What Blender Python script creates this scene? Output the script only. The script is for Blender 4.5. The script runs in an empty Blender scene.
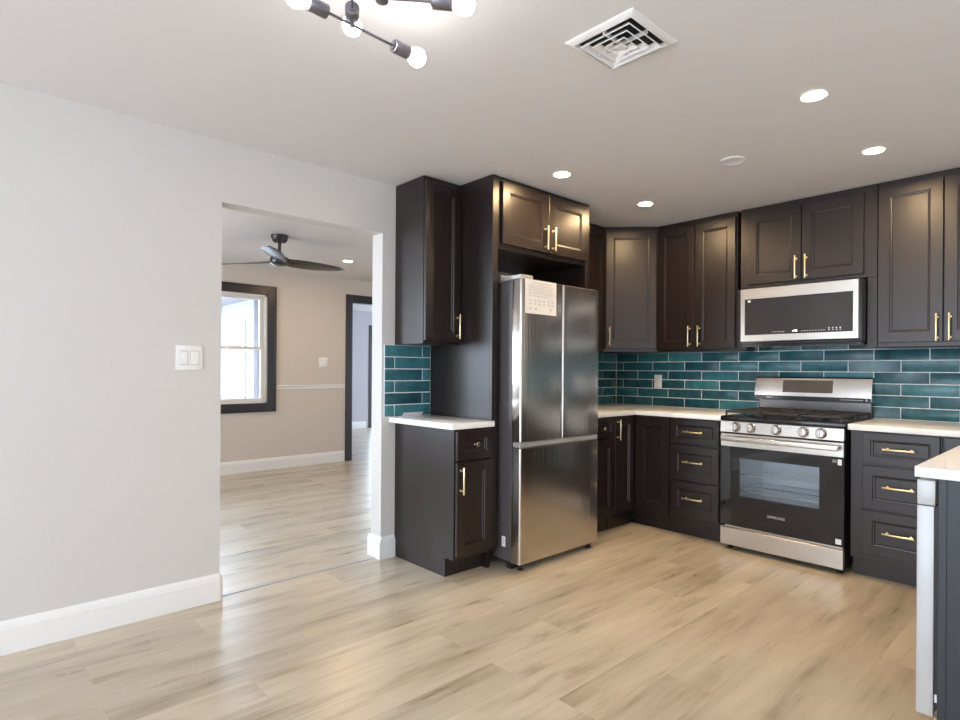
import bpy, bmesh, math, random
from mathutils import Vector, Matrix

random.seed(7)
S = bpy.context.scene
COL = S.collection
PI = math.pi

# ------------------------------------------------------------------ camera
YAW, ROLL = 0.806, 0.0067
FPX, U0, V0 = 581.6, 507.14, 370.23
CAM = Vector((3.2282, -4.513, 1.2086))
fwd = Vector((-math.sin(YAW), math.cos(YAW), 0))
rgt = Vector((math.cos(YAW), math.sin(YAW), 0))
upv = Vector((0, 0, 1))
r2 = rgt * math.cos(ROLL) + upv * math.sin(ROLL)
u2 = upv * math.cos(ROLL) - rgt * math.sin(ROLL)
cd = bpy.data.cameras.new('camera')
cd.sensor_width = 36.0
cd.lens = FPX / 960 * 36.0
cd.shift_x = -(U0 - 480) / 960
cd.shift_y = (V0 - 360) / 960
cd.clip_start = 0.05
cam = bpy.data.objects.new('camera', cd)
COL.objects.link(cam)
m = Matrix((r2, u2, -fwd)).transposed().to_4x4()
m.translation = CAM
cam.matrix_world = m
S.camera = cam

# ------------------------------------------------------------------ world, exposure, daylight
S.view_settings.view_transform = 'Standard'
S.view_settings.look = 'None'
S.view_settings.gamma = 1.0
S.view_settings.use_curve_mapping = False
S.view_settings.exposure = 0.24
S.cycles.sample_clamp_indirect = 6.0
S.cycles.max_bounces = 10
S.cycles.diffuse_bounces = 6

W = bpy.data.worlds.new('sky')
S.world = W
W.use_nodes = True
bg = W.node_tree.nodes['Background']
bg.inputs[0].default_value = (0.67, 0.82, 1.0, 1)
# sky: soft overall light, brighter towards the low sun in the -x direction
wn = W.node_tree.nodes
wtc = wn.new('ShaderNodeTexCoord')
wdot = wn.new('ShaderNodeVectorMath')
wdot.operation = 'DOT_PRODUCT'
wdot.inputs[1].default_value = (-0.90, -0.25, 0.36)
W.node_tree.links.new(wtc.outputs['Generated'], wdot.inputs[0])
wmx = wn.new('ShaderNodeMath')
wmx.operation = 'MAXIMUM'
wmx.inputs[1].default_value = 0.0
W.node_tree.links.new(wdot.outputs['Value'], wmx.inputs[0])
wpw = wn.new('ShaderNodeMath')
wpw.operation = 'POWER'
wpw.inputs[1].default_value = 3.0
W.node_tree.links.new(wmx.outputs[0], wpw.inputs[0])
wma = wn.new('ShaderNodeMath')
wma.operation = 'MULTIPLY_ADD'
wma.inputs[1].default_value = 14.0
wma.inputs[2].default_value = 4.5
W.node_tree.links.new(wpw.outputs[0], wma.inputs[0])
W.node_tree.links.new(wma.outputs[0], bg.inputs[1])


def area(name, loc, target, sx, sy, power, col):
    l = bpy.data.lights.new(name, 'AREA')
    l.shape = 'RECTANGLE'
    l.size, l.size_y, l.energy, l.color = sx, sy, power, col
    o = bpy.data.objects.new(name, l)
    COL.objects.link(o)
    o.location = loc
    d = Vector(target) - Vector(loc)
    o.rotation_euler = d.to_track_quat('-Z', 'Y').to_euler()
    return o


# daylight through glazing behind and right of the viewpoint; added lamps for far rooms
area('daylight_rear_window', (2.5, -8.05, 1.25), (2.5, 0, 1.2), 4.4, 2.0, 50, (1.0, 0.97, 0.95))
area('daylight_patio_door', (5.05, -3.45, 1.15), (0, -3.45, 1.1), 0.55, 2.0, 4, (0.80, 0.90, 1.0))
area('added_living_daylight', (-1.9, -5.05, 1.45), (-1.9, 0, 1.2), 1.8, 1.4, 22, (1.0, 0.95, 0.90))  # added lamp outside an unseen opening, brightens the far room
area('added_back_room_daylight', (-5.85, 4.06, 1.42), (-5.85, 0, 0.9), 1.8, 1.4, 6, (0.72, 0.84, 1.0))  # added lamp at an unseen opening, gives the back room bluish light


# ------------------------------------------------------------------ materials
def new_mat(name):
    mt = bpy.data.materials.new(name)
    mt.use_nodes = True
    nt = mt.node_tree
    return mt, nt, nt.nodes['Principled BSDF']


def lk(nt, a, b):
    nt.links.new(a, b)


def P(name, col, rough=0.5, metal=0.0, spec=0.5, noise=0.0, nscale=8.0, bump=0.0, bscale=40.0, stretch=(1, 1, 1), coat=0.0, rvar=0.0):
    mt, nt, b = new_mat(name)
    b.inputs['Base Color'].default_value = (*col, 1)
    b.inputs['Roughness'].default_value = rough
    b.inputs['Metallic'].default_value = metal
    b.inputs['Specular IOR Level'].default_value = spec
    b.inputs['Coat Weight'].default_value = coat
    tc = nt.nodes.new('ShaderNodeTexCoord')
    mp = nt.nodes.new('ShaderNodeMapping')
    mp.inputs['Scale'].default_value = stretch
    lk(nt, tc.outputs['Object'], mp.inputs[0])
    if noise or rvar:
        n = nt.nodes.new('ShaderNodeTexNoise')
        n.inputs['Scale'].default_value = nscale
        n.inputs['Detail'].default_value = 4
        lk(nt, mp.outputs[0], n.inputs[0])
        if noise:
            mx = nt.nodes.new('ShaderNodeMix')
            mx.data_type = 'RGBA'
            lk(nt, n.outputs[0], mx.inputs[0])
            mx.inputs[6].default_value = (*[c * (1 - noise) for c in col], 1)
            mx.inputs[7].default_value = (*[min(1, c * (1 + noise)) for c in col], 1)
            lk(nt, mx.outputs[2], b.inputs['Base Color'])
        if rvar:
            mr = nt.nodes.new('ShaderNodeMapRange')
            mr.inputs[3].default_value = rough - rvar
            mr.inputs[4].default_value = rough + rvar
            lk(nt, n.outputs[0], mr.inputs[0])
            lk(nt, mr.outputs[0], b.inputs['Roughness'])
    if bump:
        n2 = nt.nodes.new('ShaderNodeTexNoise')
        n2.inputs['Scale'].default_value = bscale
        n2.inputs['Detail'].default_value = 3
        lk(nt, mp.outputs[0], n2.inputs[0])
        bp = nt.nodes.new('ShaderNodeBump')
        bp.inputs['Strength'].default_value = bump
        bp.inputs['Distance'].default_value = 0.01
        lk(nt, n2.outputs[0], bp.inputs['Height'])
        lk(nt, bp.outputs[0], b.inputs['Normal'])
    return mt


def emit(name, col, s):
    mt, nt, b = new_mat(name)
    b.inputs['Base Color'].default_value = (1, 1, 1, 1)
    b.inputs['Emission Color'].default_value = (*col, 1)
    b.inputs['Emission Strength'].default_value = s
    return mt


def floor_mat():
    mt, nt, b = new_mat('oak_planks')
    N = nt.nodes.new
    tc = N('ShaderNodeTexCoord')
    sep = N('ShaderNodeSeparateXYZ')
    lk(nt, tc.outputs['Object'], sep.inputs[0])
    cmb = N('ShaderNodeCombineXYZ')          # planks run along y
    lk(nt, sep.outputs[1], cmb.inputs[0])
    lk(nt, sep.outputs[0], cmb.inputs[1])
    br = N('ShaderNodeTexBrick')
    br.offset = 0.37
    br.inputs['Scale'].default_value = 1.0
    br.inputs['Brick Width'].default_value = 1.22
    br.inputs['Row Height'].default_value = 0.182
    br.inputs['Mortar Size'].default_value = 0.0011
    br.inputs['Mortar Smooth'].default_value = 0.25
    br.inputs['Bias'].default_value = 0.0
    br.inputs['Color1'].default_value = (0, 0, 0, 1)
    br.inputs['Color2'].default_value = (1, 1, 1, 1)
    br.inputs['Mortar'].default_value = (0.5, 0.5, 0.5, 1)
    lk(nt, cmb.outputs[0], br.inputs[0])
    # offset grain per plank
    sc = N('ShaderNodeVectorMath')
    sc.operation = 'SCALE'
    sc.inputs[3].default_value = 7.3
    lk(nt, br.outputs[0], sc.inputs[0])
    ad = N('ShaderNodeVectorMath')
    lk(nt, cmb.outputs[0], ad.inputs[0])
    lk(nt, sc.outputs[0], ad.inputs[1])
    mp = N('ShaderNodeMapping')
    mp.inputs['Scale'].default_value = (1.6, 16, 1)
    lk(nt, ad.outputs[0], mp.inputs[0])
    g = N('ShaderNodeTexNoise')
    g.inputs['Scale'].default_value = 1.6
    g.inputs['Detail'].default_value = 7
    g.inputs['Roughness'].default_value = 0.62
    g.inputs['Distortion'].default_value = 0.5
    lk(nt, mp.outputs[0], g.inputs[0])
    mp2 = N('ShaderNodeMapping')
    mp2.inputs['Scale'].default_value = (0.9, 4.2, 1)
    lk(nt, ad.outputs[0], mp2.inputs[0])
    g2 = N('ShaderNodeTexNoise')
    g2.inputs['Scale'].default_value = 1.7
    g2.inputs['Detail'].default_value = 3
    lk(nt, mp2.outputs[0], g2.inputs[0])
    cr = N('ShaderNodeValToRGB')
    e = cr.color_ramp.elements
    e[0].position, e[0].color = 0.33, (0.33, 0.265, 0.175, 1)
    e[1].position, e[1].color = 0.68, (0.63, 0.56, 0.44, 1)
    e.new(0.48).color = (0.52, 0.45, 0.34, 1)
    mxv = N('ShaderNodeMix')
    mxv.inputs[0].default_value = 0.6
    lk(nt, g.outputs[0], mxv.inputs[2])
    lk(nt, g2.outputs[0], mxv.inputs[3])
    lk(nt, mxv.outputs[0], cr.inputs[0])
    # plank tone
    tone = N('ShaderNodeMapRange')
    tone.inputs[3].default_value = 0.88
    tone.inputs[4].default_value = 1.08
    lk(nt, br.outputs[0], tone.inputs[0])
    m1 = N('ShaderNodeVectorMath')
    m1.operation = 'SCALE'
    lk(nt, cr.outputs[0], m1.inputs[0])
    lk(nt, tone.outputs[0], m1.inputs[3])
    # knots
    mpk = N('ShaderNodeMapping')
    mpk.inputs['Scale'].default_value = (0.8, 2.1, 1)
    lk(nt, ad.outputs[0], mpk.inputs[0])
    vo = N('ShaderNodeTexVoronoi')
    vo.voronoi_dimensions = '2D'
    vo.inputs['Scale'].default_value = 1.2
    lk(nt, mpk.outputs[0], vo.inputs[0])
    wob = N('ShaderNodeTexNoise')
    wob.inputs['Scale'].default_value = 45
    lk(nt, ad.outputs[0], wob.inputs[0])
    aw = N('ShaderNodeMath')
    aw.operation = 'MULTIPLY_ADD'
    aw.inputs[1].default_value = 0.10
    lk(nt, wob.outputs[0], aw.inputs[0])
    lk(nt, vo.outputs['Distance'], aw.inputs[2])
    kr = N('ShaderNodeMapRange')
    kr.inputs[1].default_value = 0.06
    kr.inputs[2].default_value = 0.15
    kr.inputs[3].default_value = 0.52
    kr.inputs[4].default_value = 0.0
    lk(nt, aw.outputs[0], kr.inputs[0])
    m2 = N('ShaderNodeMix')
    m2.data_type = 'RGBA'
    lk(nt, kr.outputs[0], m2.inputs[0])
    lk(nt, m1.outputs[0], m2.inputs[6])
    m2.inputs[7].default_value = (0.27, 0.20, 0.13, 1)
    # seams
    m3 = N('ShaderNodeMix')
    m3.data_type = 'RGBA'
    sm = N('ShaderNodeMath')
    sm.operation = 'MULTIPLY'
    sm.inputs[1].default_value = 0.30
    lk(nt, br.outputs['Fac'], sm.inputs[0])
    lk(nt, sm.outputs[0], m3.inputs[0])
    lk(nt, m2.outputs[2], m3.inputs[6])
    m3.inputs[7].default_value = (0.30, 0.22, 0.14, 1)
    lk(nt, m3.outputs[2], b.inputs['Base Color'])
    rr = N('ShaderNodeMapRange')
    rr.inputs[3].default_value = 0.24
    rr.inputs[4].default_value = 0.34
    lk(nt, g.outputs[0], rr.inputs[0])
    lk(nt, rr.outputs[0], b.inputs['Roughness'])
    b.inputs['Specular IOR Level'].default_value = 0.75
    bp = N('ShaderNodeBump')
    bp.inputs['Strength'].default_value = 0.08
    bp.inputs['Distance'].default_value = 0.004
    lk(nt, g.outputs[0], bp.inputs['Height'])
    lk(nt, bp.outputs[0], b.inputs['Normal'])
    return mt


def tile_mat():
    mt, nt, b = new_mat('teal_glazed_tile')
    N = nt.nodes.new
    at = N('ShaderNodeAttribute')
    at.attribute_name = 'tint'
    tc = N('ShaderNodeTexCoord')
    n = N('ShaderNodeTexNoise')
    n.inputs['Scale'].default_value = 14
    n.inputs['Detail'].default_value = 5
    lk(nt, tc.outputs['Object'], n.inputs[0])
    ad = N('ShaderNodeMath')
    ad.operation = 'MULTIPLY_ADD'
    ad.inputs[1].default_value = 0.7
    lk(nt, n.outputs[0], ad.inputs[0])
    lk(nt, at.outputs['Fac'], ad.inputs[2])
    cr = N('ShaderNodeValToRGB')
    e = cr.color_ramp.elements
    e[0].position, e[0].color = 0.25, (0.012, 0.054, 0.074, 1)
    e[1].position, e[1].color = 1.0, (0.066, 0.26, 0.295, 1)
    e.new(0.6).color = (0.030, 0.138, 0.166, 1)
    lk(nt, ad.outputs[0], cr.inputs[0])
    lk(nt, cr.outputs[0], b.inputs['Base Color'])
    b.inputs['Roughness'].default_value = 0.30
    n2 = N('ShaderNodeTexNoise')
    n2.inputs['Scale'].default_value = 22
    n2.inputs['Detail'].default_value = 2
    lk(nt, tc.outputs['Object'], n2.inputs[0])
    bp = N('ShaderNodeBump')
    bp.inputs['Strength'].default_value = 0.12
    bp.inputs['Distance'].default_value = 0.012
    lk(nt, n2.outputs[0], bp.inputs['Height'])
    lk(nt, bp.outputs[0], b.inputs['Normal'])
    return mt


def quartz_mat():
    mt, nt, b = new_mat('white_quartz')
    N = nt.nodes.new
    tc = N('ShaderNodeTexCoord')
    n = N('ShaderNodeTexNoise')
    n.inputs['Scale'].default_value = 2.2
    n.inputs['Detail'].default_value = 8
    n.inputs['Distortion'].default_value = 1.6
    lk(nt, tc.outputs['Object'], n.inputs[0])
    cr = N('ShaderNodeValToRGB')
    e = cr.color_ramp.elements
    e[0].position, e[0].color = 0.36, (0.80, 0.81, 0.82, 1)
    e[1].position, e[1].color = 0.44, (0.88, 0.89, 0.90, 1)
    lk(nt, n.outputs[0], cr.inputs[0])
    lk(nt, cr.outputs[0], b.inputs['Base Color'])
    b.inputs['Roughness'].default_value = 0.18
    return mt


def pane_mat(name, tint, refl=0.06, rough=0.0):
    mt, nt, b = new_mat(name)
    N = nt.nodes.new
    nt.nodes.remove(b)
    tr = N('ShaderNodeBsdfTransparent')
    tr.inputs[0].default_value = (*tint, 1)
    gl = N('ShaderNodeBsdfGlossy')
    gl.inputs['Roughness'].default_value = rough
    fr = N('ShaderNodeFresnel')
    fr.inputs[0].default_value = 1.5
    mx = N('ShaderNodeMixShader')
    lk(nt, fr.outputs[0], mx.inputs[0])
    lk(nt, tr.outputs[0], mx.inputs[1])
    lk(nt, gl.outputs[0], mx.inputs[2])
    lk(nt, mx.outputs[0], nt.nodes['Material Output'].inputs[0])
    return mt


M = dict(
    wall=P('wall_paint', (0.63, 0.602, 0.582), 0.75, noise=0.012, nscale=3, bump=0.03, bscale=150),
    wall_tan=P('far_wall_paint', (0.64, 0.575, 0.51), 0.75, noise=0.012, nscale=3, bump=0.03, bscale=150),
    wall_lilac=P('back_room_paint', (0.50, 0.475, 0.52), 0.75, noise=0.012, nscale=3),
    ceil=P('ceiling_paint', (0.74, 0.715, 0.715), 0.8, noise=0.015, nscale=2.5),
    trim=P('trim_white', (0.82, 0.81, 0.80), 0.35, noise=0.01, nscale=5),
    floor=floor_mat(),
    esp=P('espresso_lacquer', (0.0140, 0.0082, 0.0076), 0.35, spec=0.55, noise=0.10, nscale=5, rvar=0.03),
    dark=P('dark_recess', (0.010, 0.008, 0.009), 0.6, noise=0.1),
    blue=P('slate_end_panel', (0.020, 0.024, 0.030), 0.45, noise=0.1, nscale=4),
    gold=P('champagne_brass', (0.95, 0.79, 0.48), 0.28, metal=1.0, noise=0.04, nscale=30),
    pewter=P('antique_brass', (0.62, 0.52, 0.40), 0.25, metal=1.0, noise=0.05, nscale=30),
    steel=P('brushed_steel', (0.58, 0.55, 0.52), 0.20, metal=1.0, noise=0.03, nscale=6, stretch=(1, 1, 40), bump=0.02, bscale=3.0),
    steel2=P('brushed_steel_trim', (0.60, 0.575, 0.54), 0.28, metal=1.0, noise=0.03, nscale=6, stretch=(1, 1, 40)),
    bgdisp=P('display_glass', (0.20, 0.18, 0.16), 0.12, metal=0.9, noise=0.05),
    dsteel=P('dark_steel', (0.16, 0.155, 0.155), 0.25, metal=0.8, noise=0.05),
    fsteel=P('fridge_door_steel', (0.60, 0.56, 0.52), 0.20, metal=1.0, noise=0.03, nscale=6, stretch=(40, 40, 1), bump=0.10, bscale=1.6),
    fside=P('fridge_side_grey', (0.115, 0.105, 0.105), 0.38, metal=0.3, noise=0.04),
    lgrey=P('light_grey_metal', (0.50, 0.50, 0.50), 0.35, metal=0.4, noise=0.03),
    dwgrey=P('dishwasher_grey', (0.52, 0.52, 0.52), 0.42, metal=0.2, noise=0.03),
    black=P('black_gloss_enamel', (0.010, 0.010, 0.012), 0.12, noise=0.1),
    blackm=P('black_matte', (0.014, 0.013, 0.014), 0.5, noise=0.15, nscale=20),
    iron=P('cast_iron', (0.022, 0.019, 0.018), 0.45, noise=0.2, nscale=40, bump=0.1, bscale=200),
    bglass=P('black_oven_glass', (0.012, 0.012, 0.014), 0.04, spec=0.5, noise=0.05),
    mwglass=P('microwave_glass', (0.022, 0.020, 0.022), 0.07, spec=0.6, noise=0.05),
    enamel=P('oven_enamel', (0.74, 0.78, 0.82), 0.35, noise=0.05),
    chrome=P('rack_chrome', (0.85, 0.85, 0.85), 0.15, metal=1.0, noise=0.02),
    tile=tile_mat(),
    grout=P('white_grout', (0.86, 0.88, 0.90), 0.8, noise=0.05, nscale=60),
    quartz=quartz_mat(),
    plastic=P('white_plastic', (0.83, 0.82, 0.80), 0.30, noise=0.01),
    slot=P('grey_slot', (0.30, 0.29, 0.28), 0.5, noise=0.05),
    paper=P('white_paper', (0.80, 0.79, 0.80), 0.6, noise=0.01, nscale=20),
    ink=P('grey_ink', (0.48, 0.47, 0.50), 0.7, noise=0.05),
    mark=P('pale_print', (0.55, 0.55, 0.56), 0.5, noise=0.03),
    vent=P('vent_white', (0.80, 0.78, 0.775), 0.4, noise=0.01),
    gun=P('gunmetal', (0.22, 0.21, 0.235), 0.32, metal=0.8, noise=0.05, nscale=30),
    fan=P('fan_dark_walnut', (0.040, 0.032, 0.036), 0.22, noise=0.2, nscale=10, stretch=(1, 6, 1)),
    casing=P('dark_casing', (0.022, 0.016, 0.020), 0.32, noise=0.1),
    sash=P('window_sash', (0.74, 0.70, 0.66), 0.4, noise=0.02),
    siding=P('white_siding', (0.50, 0.51, 0.53), 0.6, noise=0.03, nscale=3),
    eave=P('eave_grey', (0.34, 0.32, 0.35), 0.6, noise=0.03),
    brick=P('tan_curtain', (0.52, 0.40, 0.32), 0.8, noise=0.25, nscale=14),
    bluegrey=P('blue_grey_glass', (0.42, 0.47, 0.54), 0.2, noise=0.05),
    ground=P('pavement', (0.32, 0.30, 0.29), 0.9, noise=0.3, nscale=3),
    wood=P('raw_pine', (0.55, 0.38, 0.20), 0.7, noise=0.2, nscale=10, stretch=(6, 6, 1)),
    pane=pane_mat('window_pane', (0.97, 0.98, 0.98)),
    ovenpane=pane_mat('oven_window_pane', (0.94, 0.96, 0.97)),
    bulb=emit('lit_bulb', (1.0, 0.96, 0.94), 24.0),
    down=emit('lit_downlight', (1.0, 0.69, 0.37), 430.0),
    lcd=emit('lit_clock', (0.9, 0.95, 1.0), 2.0),
)


# ------------------------------------------------------------------ mesh helpers
class MB:
    def __init__(self):
        self.bm = bmesh.new()

    def box(self, x0, x1, y0, y1, z0, z1, bev=0.0, seg=1):
        x0, x1 = min(x0, x1), max(x0, x1)
        y0, y1 = min(y0, y1), max(y0, y1)
        z0, z1 = min(z0, z1), max(z0, z1)
        b = bmesh.new()
        r = bmesh.ops.create_cube(b, size=1)
        for v in b.verts:
            v.co = Vector(((x0 + x1) / 2 + v.co.x * (x1 - x0), (y0 + y1) / 2 + v.co.y * (y1 - y0), (z0 + z1) / 2 + v.co.z * (z1 - z0)))
        if bev:
            bmesh.ops.bevel(b, geom=b.edges[:], offset=bev, segments=seg, affect='EDGES', profile=0.5)
        self.merge(b)
        return self

    def merge(self, b, mat=None):
        me = bpy.data.meshes.new('t')
        if mat is not None:
            b.transform(mat)
        b.to_mesh(me)
        b.free()
        self.bm.from_mesh(me)
        bpy.data.meshes.remove(me)

    def cyl(self, p0, p1, r, seg=16, r1=None, bev=0.0):
        p0, p1 = Vector(p0), Vector(p1)
        d = p1 - p0
        b = bmesh.new()
        bmesh.ops.create_cone(b, cap_ends=True, segments=seg, radius1=r, radius2=r if r1 is None else r1, depth=d.length)
        if bev:
            es = [e for e in b.edges if len(e.link_faces) == 2 and any(len(f.verts) > 4 for f in e.link_faces)]
            bmesh.ops.bevel(b, geom=es, offset=bev, segments=2, affect='EDGES', profile=0.5)
        q = d.to_track_quat('Z', 'Y').to_matrix().to_4x4()
        q.translation = (p0 + p1) / 2
        self.merge(b, q)
        return self

    def lathe(self, prof, base=(0, 0, 0), axis=(0, 0, 1), seg=24):
        q = Vector(axis).to_track_quat('Z', 'Y').to_matrix().to_4x4()
        q.translation = Vector(base)
        b = bmesh.new()
        rings = []
        for r, z in prof:
            if r < 1e-6:
                rings.append([b.verts.new((0, 0, z))])
            else:
                rings.append([b.verts.new((r * math.cos(2 * PI * k / seg), r * math.sin(2 * PI * k / seg), z)) for k in range(seg)])
        for a, c in zip(rings, rings[1:]):
            for k in range(seg):
                k2 = (k + 1) % seg
                if len(a) == 1 and len(c) == 1:
                    continue
                if len(a) == 1:
                    b.faces.new((a[0], c[k], c[k2]))
                elif len(c) == 1:
                    b.faces.new((a[k], a[k2], c[0]))
                else:
                    b.faces.new((a[k], a[k2], c[k2], c[k]))
        bmesh.ops.recalc_face_normals(b, faces=b.faces[:])
        self.merge(b, q)
        return self

    def prism(self, poly, z0, z1, bev=0.0):
        b = bmesh.new()
        lo = [b.verts.new((x, y, z0)) for x, y in poly]
        hi = [b.verts.new((x, y, z1)) for x, y in poly]
        n = len(poly)
        b.faces.new(lo[::-1])
        b.faces.new(hi)
        for i in range(n):
            j = (i + 1) % n
            b.faces.new((lo[i], lo[j], hi[j], hi[i]))
        bmesh.ops.recalc_face_normals(b, faces=b.faces[:])
        if bev:
            bmesh.ops.bevel(b, geom=b.edges[:], offset=bev, segments=2, affect='EDGES', profile=0.5)
        self.merge(b)
        return self

    def extrude_profile(self, prof, fn0, fn1):
        """prof: closed 2D loop; fn0/fn1 map a profile point to the two end positions."""
        b = bmesh.new()
        a = [b.verts.new(fn0(p)) for p in prof]
        c = [b.verts.new(fn1(p)) for p in prof]
        n = len(prof)
        b.faces.new(a)
        b.faces.new(c[::-1])
        for i in range(n):
            j = (i + 1) % n
            b.faces.new((a[i], a[j], c[j], c[i]))
        bmesh.ops.recalc_face_normals(b, faces=b.faces[:])
        self.merge(b)
        return self

    def loops(self, rings, cap0=True, cap1=True):
        b = bmesh.new()
        R = [[b.verts.new(p) for p in r] for r in rings]
        n = len(R[0])
        for a, c in zip(R, R[1:]):
            for i in range(n):
                j = (i + 1) % n
                b.faces.new((a[i], a[j], c[j], c[i]))
        if cap0:
            b.faces.new(R[0][::-1])
        if cap1:
            b.faces.new(R[-1])
        bmesh.ops.recalc_face_normals(b, faces=b.faces[:])
        self.merge(b)
        return self


XF = {}      # object name -> world matrix of its root frame


def finish(mb, name, mat, frame=None, smooth=True):
    bm = mb.bm
    if frame is not None:
        bm.transform(frame.inverted())
    me = bpy.data.meshes.new(name)
    bm.to_mesh(me)
    bm.free()
    if smooth:
        me.shade_smooth()
        me.set_sharp_from_angle(angle=math.radians(32))
    me.materials.append(M[mat] if isinstance(mat, str) else mat)
    o = bpy.data.objects.new(name, me)
    COL.objects.link(o)
    return o


def thing(name, label, cat, loc=(0, 0, 0), rotz=0.0, group=None):
    o = bpy.data.objects.new(name, None)
    o.empty_display_size = 0.1
    COL.objects.link(o)
    o.location = loc
    o.rotation_euler = (0, 0, rotz)
    o['label'] = label
    o['category'] = cat
    if group:
        o['group'] = group
    XF[o.name] = Matrix.Translation(Vector(loc)) @ Matrix.Rotation(rotz, 4, 'Z')
    return o


def part(name, mb, mat, parent, label=None, local=False, smooth=True):
    """mesh given in world coordinates (or in the thing's own frame when local)."""
    fr = XF[parent.name]
    o = finish(mb, name, mat, None if local else fr, smooth and name not in ('door', 'drawer') or mat != 'esp')
    o.parent = parent
    XF[o.name] = fr
    if label:
        o['label'] = label
    return o


def single(name, mb, mat, label, cat, loc=(0, 0, 0), group=None):
    fr = Matrix.Translation(Vector(loc))
    o = finish(mb, name, mat, fr)
    o.location = loc
    o['label'] = label
    o['category'] = cat
    if group:
        o['group'] = group
    XF[o.name] = fr
    return o


def struct(name, mb, mat, label=None):
    o = finish(mb, name, mat)
    o['kind'] = 'structure'
    if label:
        o['label'] = label
    XF[o.name] = Matrix.Identity(4)
    return o


def sub(o_parent, name, mb, mat, label=None):
    return part(name, mb, mat, o_parent, label)


def dup(root, loc, rotz, label=None, group=None):
    r = root.copy()
    COL.objects.link(r)
    r.location = loc
    r.rotation_euler = (0, 0, rotz)
    if label:
        r['label'] = label
    if group:
        r['group'] = group
    for ch in list(root.children):
        c = ch.copy()
        COL.objects.link(c)
        c.parent = r
        for g in ch.children:
            d = g.copy()
            COL.objects.link(d)
            d.parent = c
    return r


def text_mesh(txt, size, origin, U, V, N, mat, name, parent, depth=0.0008, align='CENTER'):
    cu = bpy.data.curves.new('t', 'FONT')
    cu.body = txt
    cu.size = size
    cu.align_x = align
    cu.align_y = 'CENTER'
    cu.extrude = depth
    ob = bpy.data.objects.new('t', cu)
    COL.objects.link(ob)
    bpy.context.view_layer.update()
    me = bpy.data.meshes.new_from_object(ob.evaluated_get(bpy.context.evaluated_depsgraph_get()))
    bpy.data.objects.remove(ob)
    mb = MB()
    mb.bm.from_mesh(me)
    bpy.data.meshes.remove(me)
    mm = Matrix((Vector(U), Vector(V), Vector(N))).transposed().to_4x4()
    mm.translation = Vector(origin)
    mb.bm.transform(mm)
    return part(name, mb, mat, parent)


# door / drawer front with a recessed centre panel. O = lower left corner at the back, U = width, N = outward
def shaker(O, U, N, w, h, t=0.02, rail=0.062, rec=0.0125, mb=None):
    O, U, N = Vector(O), Vector(U).normalized(), Vector(N).normalized()
    Z = Vector((0, 0, 1))
    mb = mb or MB()

    def ring(i, n):
        return [O + U * a + Z * b + N * n for a, b in ((i, i), (w - i, i), (w - i, h - i), (i, h - i))]
    c = 0.0022
    mb.loops([ring(0, 0), ring(0, t - c), ring(c, t), ring(rail, t), ring(rail + 0.003, t - 0.005),
              ring(rail + 0.011, t - 0.0065), ring(rail + 0.014, t - rec)])
    return mb


def bar_pull(P0, A, N, L, r=0.0052, off=0.030):
    """bar handle centred at P0 (on the door face), along A, standing off along N."""
    P0, A, N = Vector(P0), Vector(A).normalized(), Vector(N).normalized()
    mb = MB()
    c = P0 + N * off
    mb.cyl(c - A * L / 2, c + A * L / 2, r, 14, bev=0.0015)
    for s in (-1, 1):
        q = P0 + A * s * (L / 2 - 0.020)
        mb.cyl(q, q + N * (off), r * 0.9, 12)
        mb.cyl(q, q + N * 0.004, r * 1.5, 12)
        mb.cyl(P0 + N * off + A * s * (L / 2 - 0.004), P0 + N * off + A * s * (L / 2), r * 1.25, 14, bev=0.001)
    return mb


def knob(P0, N, r=0.016):
    mb = MB()
    mb.lathe([(0, 0), (r * 0.6, 0), (r * 0.45, 0.004), (r * 0.40, 0.012), (r * 0.8, 0.018), (r, 0.022), (r, 0.027), (r * 0.8, 0.030), (0, 0.031)], P0, N, 20)
    return mb


HP = 2.40          # ceiling height
TH = 0.12          # wall thickness
CT = 0.903         # counter top
E = 0.0015

# ================================================================== SETTING
WXA, WXB, DSX = -6.95, -6.35, -5.75
FX = -3.77
floor = MB().box(-7.57, 5.12, -1.12, 4.1, -0.12, 0).box(FX - TH, 5.12, -8.12, -1.12, -0.12, 0)
struct('floor', floor, 'floor')
struct('ceiling', MB().box(-7.57, 5.12, -1.12, 4.1, HP, HP + 0.12).box(FX - TH, 5.12, -8.12, -1.12, HP, HP + 0.12), 'ceil')

OY0, OY1, OZ = -3.488, -2.523, 2.078
wl = MB()
wl.box(-TH, 0, -8.12, OY0, 0, HP).box(-TH, 0, OY1, 0.12, 0, HP).box(-TH, 0, OY0, OY1, OZ, HP)
struct('wall_left', wl, 'wall')
struct('wall_back', MB().box(0, 5.12, 0, TH, 0, HP), 'wall')
wr = MB()
wr.box(0, 5.12, -8.12, -8.0, 0, 0.2).box(0, 5.12, -8.12, -8.0, 2.25, HP).box(0, 0.3, -8.12, -8.0, 0.2, 2.25).box(4.7, 5.12, -8.12, -8.0, 0.2, 2.25)
struct('wall_rear', wr, 'wall')
wrt = MB()
wrt.box(5.0, 5.12, -8.0, -3.75, 0, HP).box(5.0, 5.12, -3.15, 0, 0, HP).box(5.0, 5.12, -3.75, -3.15, 2.15, HP)
struct('wall_right', wrt, 'wall')

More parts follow.
